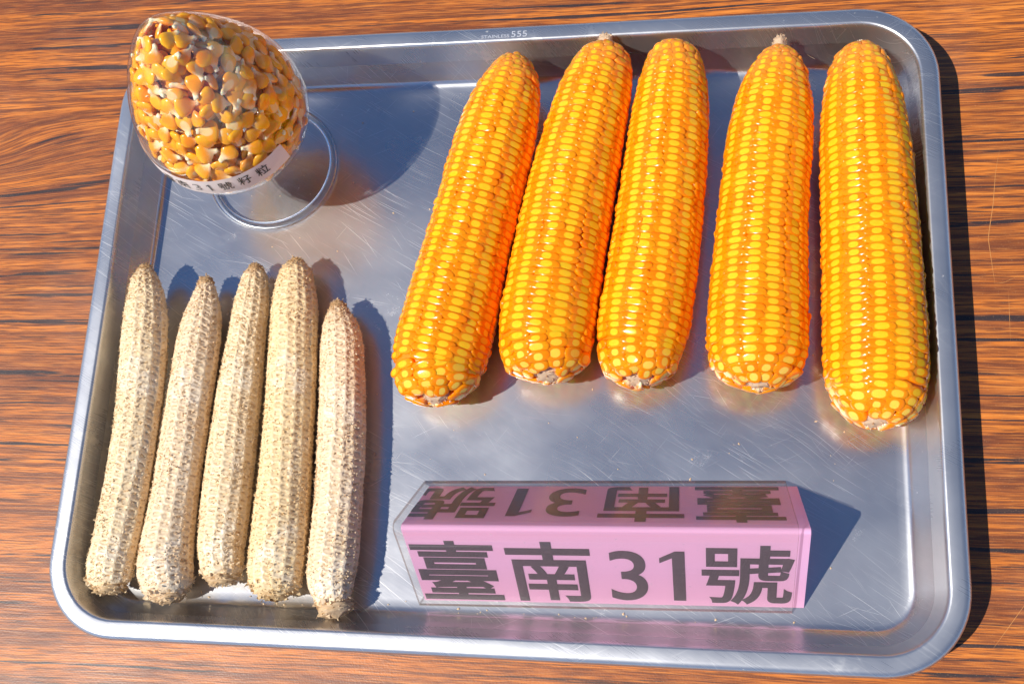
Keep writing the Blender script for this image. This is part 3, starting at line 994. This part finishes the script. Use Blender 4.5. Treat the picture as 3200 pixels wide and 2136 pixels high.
COBS = [
    ('c1', "leftmost bare corn cob, pale cream, lying against the left wall of the tray", 14, 41, 0.35, 0.0, 0.9),
    ('c2', "second bare corn cob from the left, short pointed tip and wide butt", 14, 42, 0.25, 0.35, 0.4),
    ('c3', "middle bare corn cob, its butt ending highest of the five", 14, 43, 0.4, 0.1, 1.0),
    ('c4', "fourth bare corn cob, thickest and longest of the five with dark brown tip", 16, 44, 0.9, 0.0, 0.6),
    ('c5', "rightmost bare corn cob, shortest and slightly pinkish, with orange brown tip", 14, 45, 0.25, 0.4, 1.3),
]
for a in COBS:
    build_cob(*a)

# ------------------------------------------------------------------ footed glass egg
GX, GY = -0.1470, 0.1046
EZ0, EZ1 = 0.0380, 0.1598
EG = [0.0650, 0.0541, 0.0424, 0.0328, 0.0234]
from numpy import interp
def egg_r(z):
    t = np.clip((np.asarray(z) - EZ0) / (EZ1 - EZ0), 0, 1)
    k = np.linspace(0, 1, 5)
    # smooth (Catmull) interpolation of the control radii
    c = np.polyfit(k, EG, 3)
    return 2 * np.sqrt(t * (1 - t)) * np.polyval(c, t)

def lathe(prof, nseg, cx, cy):
    prof = np.array(prof)
    a = np.linspace(0, 2 * math.pi, nseg, endpoint=False)
    P, A = np.meshgrid(np.arange(len(prof)), a, indexing='ij')
    V = np.stack([cx + prof[P, 0] * np.cos(A), cy + prof[P, 0] * np.sin(A), prof[P, 1]], -1).reshape(-1, 3)
    return V, grid_faces(len(prof), nseg, wrap_v=True)

goblet = thing("glass_goblet", "egg shaped clear glass on a round foot, full of loose dried kernels", "glass vessel", None, (GX, GY, 0))
g0 = np.array([GX, GY, 0])
zz = EZ0 + (EZ1 - EZ0) * (0.5 - 0.5 * np.cos(np.linspace(0.0, math.pi, 72)))
rz = egg_r(zz)
outer = [(max(r, 1e-4), z) for r, z in zip(rz, zz)]
V, F = lathe(outer, 120, GX, GY)
add("glass_bowl", make_mesh("glass_bowl", V - g0, F[:, ::-1].copy(), M_GLASS), goblet)
inner = [(max(r - 0.0013, 1e-4), EZ0 + 0.0016 + (z - EZ0) * (EZ1 - EZ0 - 0.003) / (EZ1 - EZ0)) for r, z in zip(rz, zz)]
V, F = lathe(inner, 120, GX, GY)
add("inner_wall", make_mesh("inner_wall", V - g0, F, M_GLASS), goblet)
# stem
stem = [(0.0052, 0.0395), (0.0048, 0.0340), (0.0044, 0.0270), (0.0044, 0.0190), (0.0050, 0.0130), (0.0072, 0.0085), (0.0110, 0.0062)]
V, F = lathe(stem, 48, GX, GY)
add("stem", make_mesh("stem", V - g0, F, M_GLASS), goblet)
FX, FY = -0.1460, 0.1062
foot = [(0.0005, 0.0064), (0.0110, 0.0058), (0.0200, 0.0042), (0.0300, 0.0032), (0.0375, 0.0029)]
V, F = lathe(foot, 96, GX, GY)
add("foot_disc", make_mesh("foot_disc", V - g0, F[:, ::-1].copy(), M_GLASS), goblet)
V, F = lathe([(0.0005, 0.0026), (0.0150, 0.0022), (0.0280, 0.0014), (0.0370, 0.0009)], 96, GX, GY)
add("foot_underside", make_mesh("foot_underside", V - g0, F, M_GLASS), goblet)
a = np.linspace(0, 2 * math.pi, 14, endpoint=False)
bead = [(0.0388 + 0.0025 * math.cos(x), 0.0023 + 0.0020 * math.sin(x)) for x in a]
V, F = lathe(bead + bead[:1], 120, GX, GY)
add("foot_bead", make_mesh("foot_bead", V - g0, F, M_SOLID), goblet)

# paper label wrapped on the bowl
def egg_pt(az, z, off=0.00015):
    r = egg_r(z) + off
    return np.stack([GX + r * np.cos(az), GY + r * np.sin(az), z], -1)
az0, az1 = math.radians(-158), math.radians(-33.5)
A, Zs = np.meshgrid(np.linspace(az0, az1, 70), np.linspace(0, 1, 9), indexing='ij')
zl = 0.0702 + (0.0850 - 0.0702) * Zs + 0.0006 * np.sin((A - az0) * 2.2)
P = egg_pt(A, zl, 0.0003 + 0.00018 * np.abs(np.sin(A * 9)) * (np.abs(Zs - 0.5) > 0.4))
F = grid_faces(70, 9)
label = add("paper_label", make_mesh("paper_label", P.reshape(-1, 3) - g0, F, M_WHITE), goblet)
r_mid = float(egg_r(0.079))
for ch, azd, w, h in [("臺", -120.5, 0.0070, 0.0078), ("南", -109.6, 0.0070, 0.0078), ("3", -99.2, 0.0040, 0.0068), ("1", -90.6, 0.0026, 0.0068),
                      ("號", -79.4, 0.0074, 0.0078), ("籽", -66.2, 0.0072, 0.0078), ("粒", -53.2, 0.0072, 0.0078)]:
    v, f = glyph(ch, 0.004 if not ch.isdigit() else -0.006, 5)
    if ch == "1":
        w *= 0.8
    v = fit_box(v, -w / 2, w / 2, -h / 2, h / 2)
    az = math.radians(azd) + v[:, 0] / r_mid
    pt = egg_pt(az, 0.0786 + v[:, 1], 0.00062)
    add("printed_character", make_mesh("printed_character", pt - g0, f, M_BLACK, False), label)

# loose dried kernels inside the glass
def dry_proto(seed):
    rs = np.random.default_rng(seed)
    nu, nv = 13, 12
    v = []
    kk = []
    crown = rs.uniform(0.88, 1.1); flat = rs.uniform(0.34, 0.48)
    for i in range(nu):
        u = i / (nu - 1)
        y = -0.5 + u
        if y < -0.36:
            w = 0.13 + 0.03 * math.sin(u * 40); th = 0.12
            if i == 0: w, th = 0.10, 0.09
        else:
            q = (y + 0.36) / 0.86
            w = 0.5 * crown * (math.sin(min(q * 1.45, 1.0) * math.pi / 2) ** 0.85) * math.sqrt(max(1 - max(0, (q - 0.58) / 0.42) ** 3.2, 0.0))
            w = max(w, 0.14 if q < 0.2 else 0.02)
            th = 0.5 * flat * math.sin(min(q * 1.6, 1.0) * math.pi / 2) ** 0.7 * math.sqrt(max(1 - max(0, (q - 0.5) / 0.5) ** 2.4, 0.0))
            th = max(th, 0.10 if q < 0.2 else 0.015)
        for j in range(nv):
            a = 2 * math.pi * j / nv
            ex = 2.4
            r = (abs(math.cos(a)) ** ex + abs(math.sin(a)) ** ex) ** (-1 / ex)
            v.append((w * r * math.cos(a), y, th * r * math.sin(a)))
            kk.append((w * r * math.cos(a) , y, math.sin(a) * 0.5))
    v = np.array(v)
    d = vnoise(v, 3.0, seed) * 0.05
    v[:, 2] -= 0.10 * np.exp(-((v[:, 0] / 0.2) ** 2 + ((v[:, 1] + 0.05) / 0.25) ** 2)) * (v[:, 2] > 0)   # germ hollow
    v = v * (1 + d[:, None])
    tipm = v[:, 1] < -0.33
    v[tipm] += rs.normal(0, 0.022, (tipm.sum(), 3))
    v[:, 2] += 0.08 * (v[:, 1] ** 2) * rs.choice([-1, 1])
    F = grid_faces(nu, nv, wrap_v=True)
    caps = [tuple(range(nv)), tuple(range(nu * nv - 1, (nu - 1) * nv - 1, -1))]
    return v, F, caps, np.array(kk)
DP = [dry_proto(s) for s in range(8)]
DP_ME = [make_mesh("loose_kernel", v, [tuple(q) for q in F.tolist()] + caps, M_DRY, True, {"kp": ('FLOAT_VECTOR', kk)}) for v, F, caps, kk in DP]

def surf_samples(inset, mind, tries, seed, have=None):
    rs = np.random.default_rng(seed)
    pts = [] if have is None else list(have)
    n0 = len(pts)
    zc = np.linspace(EZ0 + inset + 0.001, EZ1 - inset - 0.002, 300)
    rc = np.maximum(egg_r(zc) - inset, 0.0005)
    area = rc * np.hypot(np.gradient(rc), np.gradient(zc))
    cdf = np.cumsum(area); cdf /= cdf[-1]
    arr = np.empty((0, 3)) if not pts else np.array(pts)
    for _ in range(tries):
        z = np.interp(rs.random(), cdf, zc)
        a = rs.uniform(0, 2 * math.pi)
        r = np.interp(z, zc, rc)
        p = np.array([GX + r * math.cos(a), GY + r * math.sin(a), z])
        if len(arr) == 0 or np.min(((arr - p) ** 2).sum(1)) > mind ** 2:
            arr = np.vstack([arr, p])
    return arr[n0:]

def egg_normal(P):
    e = 0.0005
    z = P[:, 2]
    dr = (egg_r(z + e) - egg_r(z - e)) / (2 * e)
    h = P[:, :2] - np.array([GX, GY])
    h = h / np.maximum(np.linalg.norm(h, axis=1, keepdims=True), 1e-9)
    return norm(np.c_[h, -dr])

rs = np.random.default_rng(77)
layers = [surf_samples(0.0046, 0.0067, 12000, 1), surf_samples(0.0095, 0.0068, 5000, 2), surf_samples(0.0150, 0.0075, 3000, 3), surf_samples(0.0220, 0.0085, 1500, 4)]
Ms, Kc, pr, lay = [], [], [], []
for li, pts in enumerate(layers):
    nn = egg_normal(pts)
    for p, nrm in zip(pts, nn):
        tilt = abs(rs.normal(0, 0.42)) if li == 0 else rs.uniform(0, 1.2)
        tilt = min(tilt, 0.95 if li == 0 else 1.5)
        a = norm(np.cross(nrm, rs.normal(0, 1, 3)))
        z = norm(nrm * math.cos(tilt) + a * math.sin(tilt))
        if rs.random() < 0.45:
            z = -z
        y = norm(np.cross(z, rs.normal(0, 1, 3)))
        x = np.cross(y, z)
        Ls = rs.uniform(0.0112, 0.0134); Ws = rs.uniform(0.0092, 0.0112); Ts = rs.uniform(0.0084, 0.0100)
        reach = math.sqrt((abs(np.dot(y, nrm)) * Ls * 0.5) ** 2 + (abs(np.dot(x, nrm)) * Ws * 0.45) ** 2 + (abs(np.dot(z, nrm)) * Ts * 0.24) ** 2)
        lim = 0.0028 if li == 0 else 0.0044
        pp = p - nrm * max(0.0, reach - lim)
        M = np.eye(4)
        M[:3, 0], M[:3, 1], M[:3, 2], M[:3, 3] = x * Ws, y * Ls, z * Ts, pp
        Ms.append(M); Kc.append(rs.random(3)); pr.append(rs.integers(0, 8)); lay.append(li)
Ms, Kc, pr, lay = np.array(Ms), np.array(Kc), np.array(pr), np.array(lay)
pos = Ms[:, :3, 3]
vd = CAM - pos
nn = egg_normal(pos)
face = (nn * vd).sum(1) / np.linalg.norm(vd, axis=1)
score = face - lay * 10.0
order = np.argsort(-score)
vis = order[:300]
LK = "dried orange corn kernel with pale tip, loose in the heap inside the glass"
for k in vis:
    o = bpy.data.objects.new("loose_kernel", DP_ME[pr[k]])
    COL.objects.link(o)
    o.matrix_world = Matrix(Ms[k].tolist())
    o.color = (*Kc[k], 1.0)
    o["label"] = LK
    o["category"] = "corn kernel"
    o["group"] = "dried kernels heaped in the glass"
rest = order[300:]
Vs, Fs, Ks, Cs, off = [], [], [], [], 0
for p in range(8):
    ids = rest[pr[rest] == p]
    if len(ids) == 0:
        continue
    v, f, kp, pc = replicate(DP[p][0], DP[p][1], Ms[ids], DP[p][3], Kc[ids])
    Vs.append(v); Fs.append(f + off); Ks.append(kp); Cs.append(pc); off += len(v)
o = add("kernel_heap", make_mesh("kernel_heap", np.concatenate(Vs), np.concatenate(Fs), M_DRY, True,
        {"kp": ('FLOAT_VECTOR', np.concatenate(Ks)), "kc": ('FLOAT_VECTOR', np.concatenate(Cs))}), None,
        kind="stuff", label="deeper mass of dried corn kernels behind the front layer in the glass", category="corn kernels")
o.color = (0, 0, 0, 1)

# ------------------------------------------------------------------ name stand
fl_, fr_ = np.array([-0.0359, -0.1536, 0.0003]), np.array([0.1581, -0.1499, 0.0003])
bl_, br_ = np.array([-0.0377, -0.0860, 0.0003]), np.array([0.1561, -0.0818, 0.0003])
rl_, rr_ = np.array([-0.0380, -0.1175, 0.0610]), np.array([0.1581, -0.1139, 0.0610])
S0 = (fl_ + fr_ + bl_ + br_) / 4
S0[2] = 0
sign = thing("name_stand", "clear acrylic tent stand with a pink card printed in large dark characters", "sign", None, tuple(S0))
def tent_section(F0, T0, B0, r, n=12):
    """cross-section from front foot over a rounded ridge to back foot"""
    u = norm(F0 - T0); w = norm(B0 - T0)
    half = math.acos(float(np.clip(np.dot(u, w), -1, 1))) / 2
    d = r / math.tan(half)
    c = T0 + norm(u + w) * (r / math.sin(half))
    p1, p2 = T0 + u * d, T0 + w * d
    e1, e2 = norm(p1 - c), norm(p2 - c)
    ang = math.acos(float(np.clip(np.dot(e1, e2), -1, 1)))
    pts = [F0]
    for i in range(n + 1):
        s = i / n
        e = (math.sin((1 - s) * ang) * e1 + math.sin(s * ang) * e2) / math.sin(ang)
        pts.append(c + e * r)
    pts.append(B0)
    return np.array(pts)
def tent(ua, ub, inward, r, name, mat, parent, thick, nlen=16, sag=0.0):
    """sheet bent over the ridge between length fractions ua..ub"""
    secs = []
    for u in np.linspace(ua, ub, nlen):
        F0, T0, B0 = fl_ + (fr_ - fl_) * u, rl_ + (rr_ - rl_) * u, bl_ + (br_ - bl_) * u
        cen = (F0 + T0 + B0) / 3
        T1 = T0 - np.array([0, 0, inward * 2.6])
        F1 = F0 + np.array([0, inward * 1.15, 0]); B1 = B0 - np.array([0, inward * 1.15, 0])
        sec = tent_section(F1, T1, B1, r)
        secs.append(sec)
    A = np.array(secs)
    nl, ns = A.shape[:2]
    F = grid_faces(nl, ns)
    me = make_mesh(name, A.reshape(-1, 3) - S0, F, mat, False)
    o = add(name, me, parent)
    sm = o.modifiers.new("thickness", 'SOLIDIFY')
    sm.thickness = thick
    sm.offset = 0
    if mat is M_ACRYL:
        me.materials.append(M_EDGE)
        sm.material_offset_rim = 1
    return o, A
acr, _ = tent(0.0, 1.0, 0.0010, 0.0028, "acrylic_cover", M_ACRYL, sign, 0.0018)
card, CA = tent(0.015, 1.030, 0.0030, 0.0018, "pink_card", M_PINK, sign, 0.0003, 30)
# characters printed on both faces of the card
BOX = [("臺", 0.0040, 0.0468, 0.0014, 0.0515), ("南", 0.0525, 0.0950, 0.0014, 0.0515), ("3", 0.1036, 0.1224, 0.0036, 0.0452),
       ("1", 0.1288, 0.1412, 0.0042, 0.0452), ("號", 0.1492, 0.1935, 0.0018, 0.0505)]
LEN = float(np.linalg.norm(fr_ - fl_))
us = np.linspace(0.015, 1.030, 30)
for front in (True, False):
    foot = CA[:, 0] if front else CA[:, -1]
    top = CA[:, 1] if front else CA[:, -2]
    for ch, x0, x1, y0, y1 in BOX:
        v, f = glyph(ch, 0.017 if not ch.isdigit() else 0.008, 8)
        v = fit_box(v, x0, x1, y0, y1)
        frac = v[:, 0] / LEN if front else 1 - v[:, 0] / LEN
        P0 = np.stack([np.interp(frac, us, foot[:, k]) for k in range(3)], 1)
        P1 = np.stack([np.interp(frac, us, top[:, k]) for k in range(3)], 1)
        dv = P1 - P0
        dl = np.linalg.norm(dv, axis=1, keepdims=True)
        ex = norm(fr_ - fl_)
        nn = norm(np.cross(ex, dv)) * (1 if front else -1)
        pt = P0 + dv / dl * v[:, 1:2] + nn * (0.00030 + v[:, 2:3] * 0.004)
        if not front:
            pt = pt + 0
        add("printed_character", make_mesh("printed_character", pt - S0, f, M_INK, False), card)

# ------------------------------------------------------------------ scraps
def scrap(name, label, p, size, seed, cat="husk scrap"):
    rs = np.random.default_rng(seed)
    nu, nv = 9, 4
    u = np.linspace(-0.5, 0.5, nu); w = np.linspace(-0.5, 0.5, nv)
    U, W = np.meshgrid(u, w, indexing='ij')
    a = rs.uniform(0, math.pi)
    x = U * size[0]; y = W * size[1] * (1 - 2.2 * U * U) + size[0] * 0.35 * U * U
    z = size[2] * (U * U * 3 + 0.25 * W) + 0.0006
    V = np.stack([x * math.cos(a) - y * math.sin(a), x * math.sin(a) + y * math.cos(a), z], -1).reshape(-1, 3)
    o = add(name, make_mesh(name, V, grid_faces(nu, nv), M_COB, True, {"tone": ('FLOAT', np.full(len(V), 1.0))}), None, label=label, category=cat)
    o.location = p
    o.color = (0, 0, 0, 1)
scrap("husk_scrap", "tiny white husk scrap on the tray below the second bare cob", (-0.1925, -0.1555, 0.0008), (0.0042, 0.0020, 0.0006), 3)
scrap("husk_scrap", "thin curled husk strand on the tray wall between the two right hand ears", (0.1745, 0.1585, 0.0105), (0.0055, 0.0007, 0.0014), 5)

# crumbs of chaff and grit lying on the tray bottom
rs = np.random.default_rng(123)
cr_v, cr_f, off = [], [], 0
octa = np.array([(1, 0, 0), (0, 1, 0), (-1, 0, 0), (0, -1, 0), (0, 0, 1), (0, 0, -0.3)], float)
of = np.array([(0, 1, 4), (1, 2, 4), (2, 3, 4), (3, 0, 4), (1, 0, 5), (2, 1, 5), (3, 2, 5), (0, 3, 5)])
spots = [(rs.uniform(-0.07, 0.20), rs.uniform(-0.150, 0.145)) for _ in range(90)]
spots += [(rs.uniform(-0.03, 0.16), rs.normal(-0.1565, 0.0015)) for _ in range(26)]
spots += [(rs.normal(-0.12, 0.05), rs.normal(-0.154, 0.003)) for _ in range(30)]
spots += [(rs.uniform(-0.20, -0.09), rs.uniform(0.045, 0.14)) for _ in range(25)]
for x, y in spots:
    s = rs.uniform(0.00018, 0.00055) * (1.6 if rs.random() < 0.12 else 1)
    v = octa * s * rs.uniform(0.6, 1.5, (6, 1)) * np.array([rs.uniform(0.7, 1.8), 1, 0.7])
    a = rs.uniform(0, 6.28)
    v = v @ np.array([[math.cos(a), math.sin(a), 0], [-math.sin(a), math.cos(a), 0], [0, 0, 1]])
    zf = 0.0003 if abs(y) < 0.150 else 0.0007
    cr_v.append(v + np.array([x, y, zf])); cr_f.append(of + off); off += 6
V = np.concatenate(cr_v)
o = add("crumbs", make_mesh("crumbs", V, np.concatenate(cr_f), M_COB, False, {"tone": ('FLOAT', np.repeat(rs.uniform(0.7, 1.4, len(spots)), 6))}), None,
        kind="stuff", label="tiny pale crumbs of chaff scattered over the tray bottom", category="crumbs")
o.color = (0, 0, 0, 1)
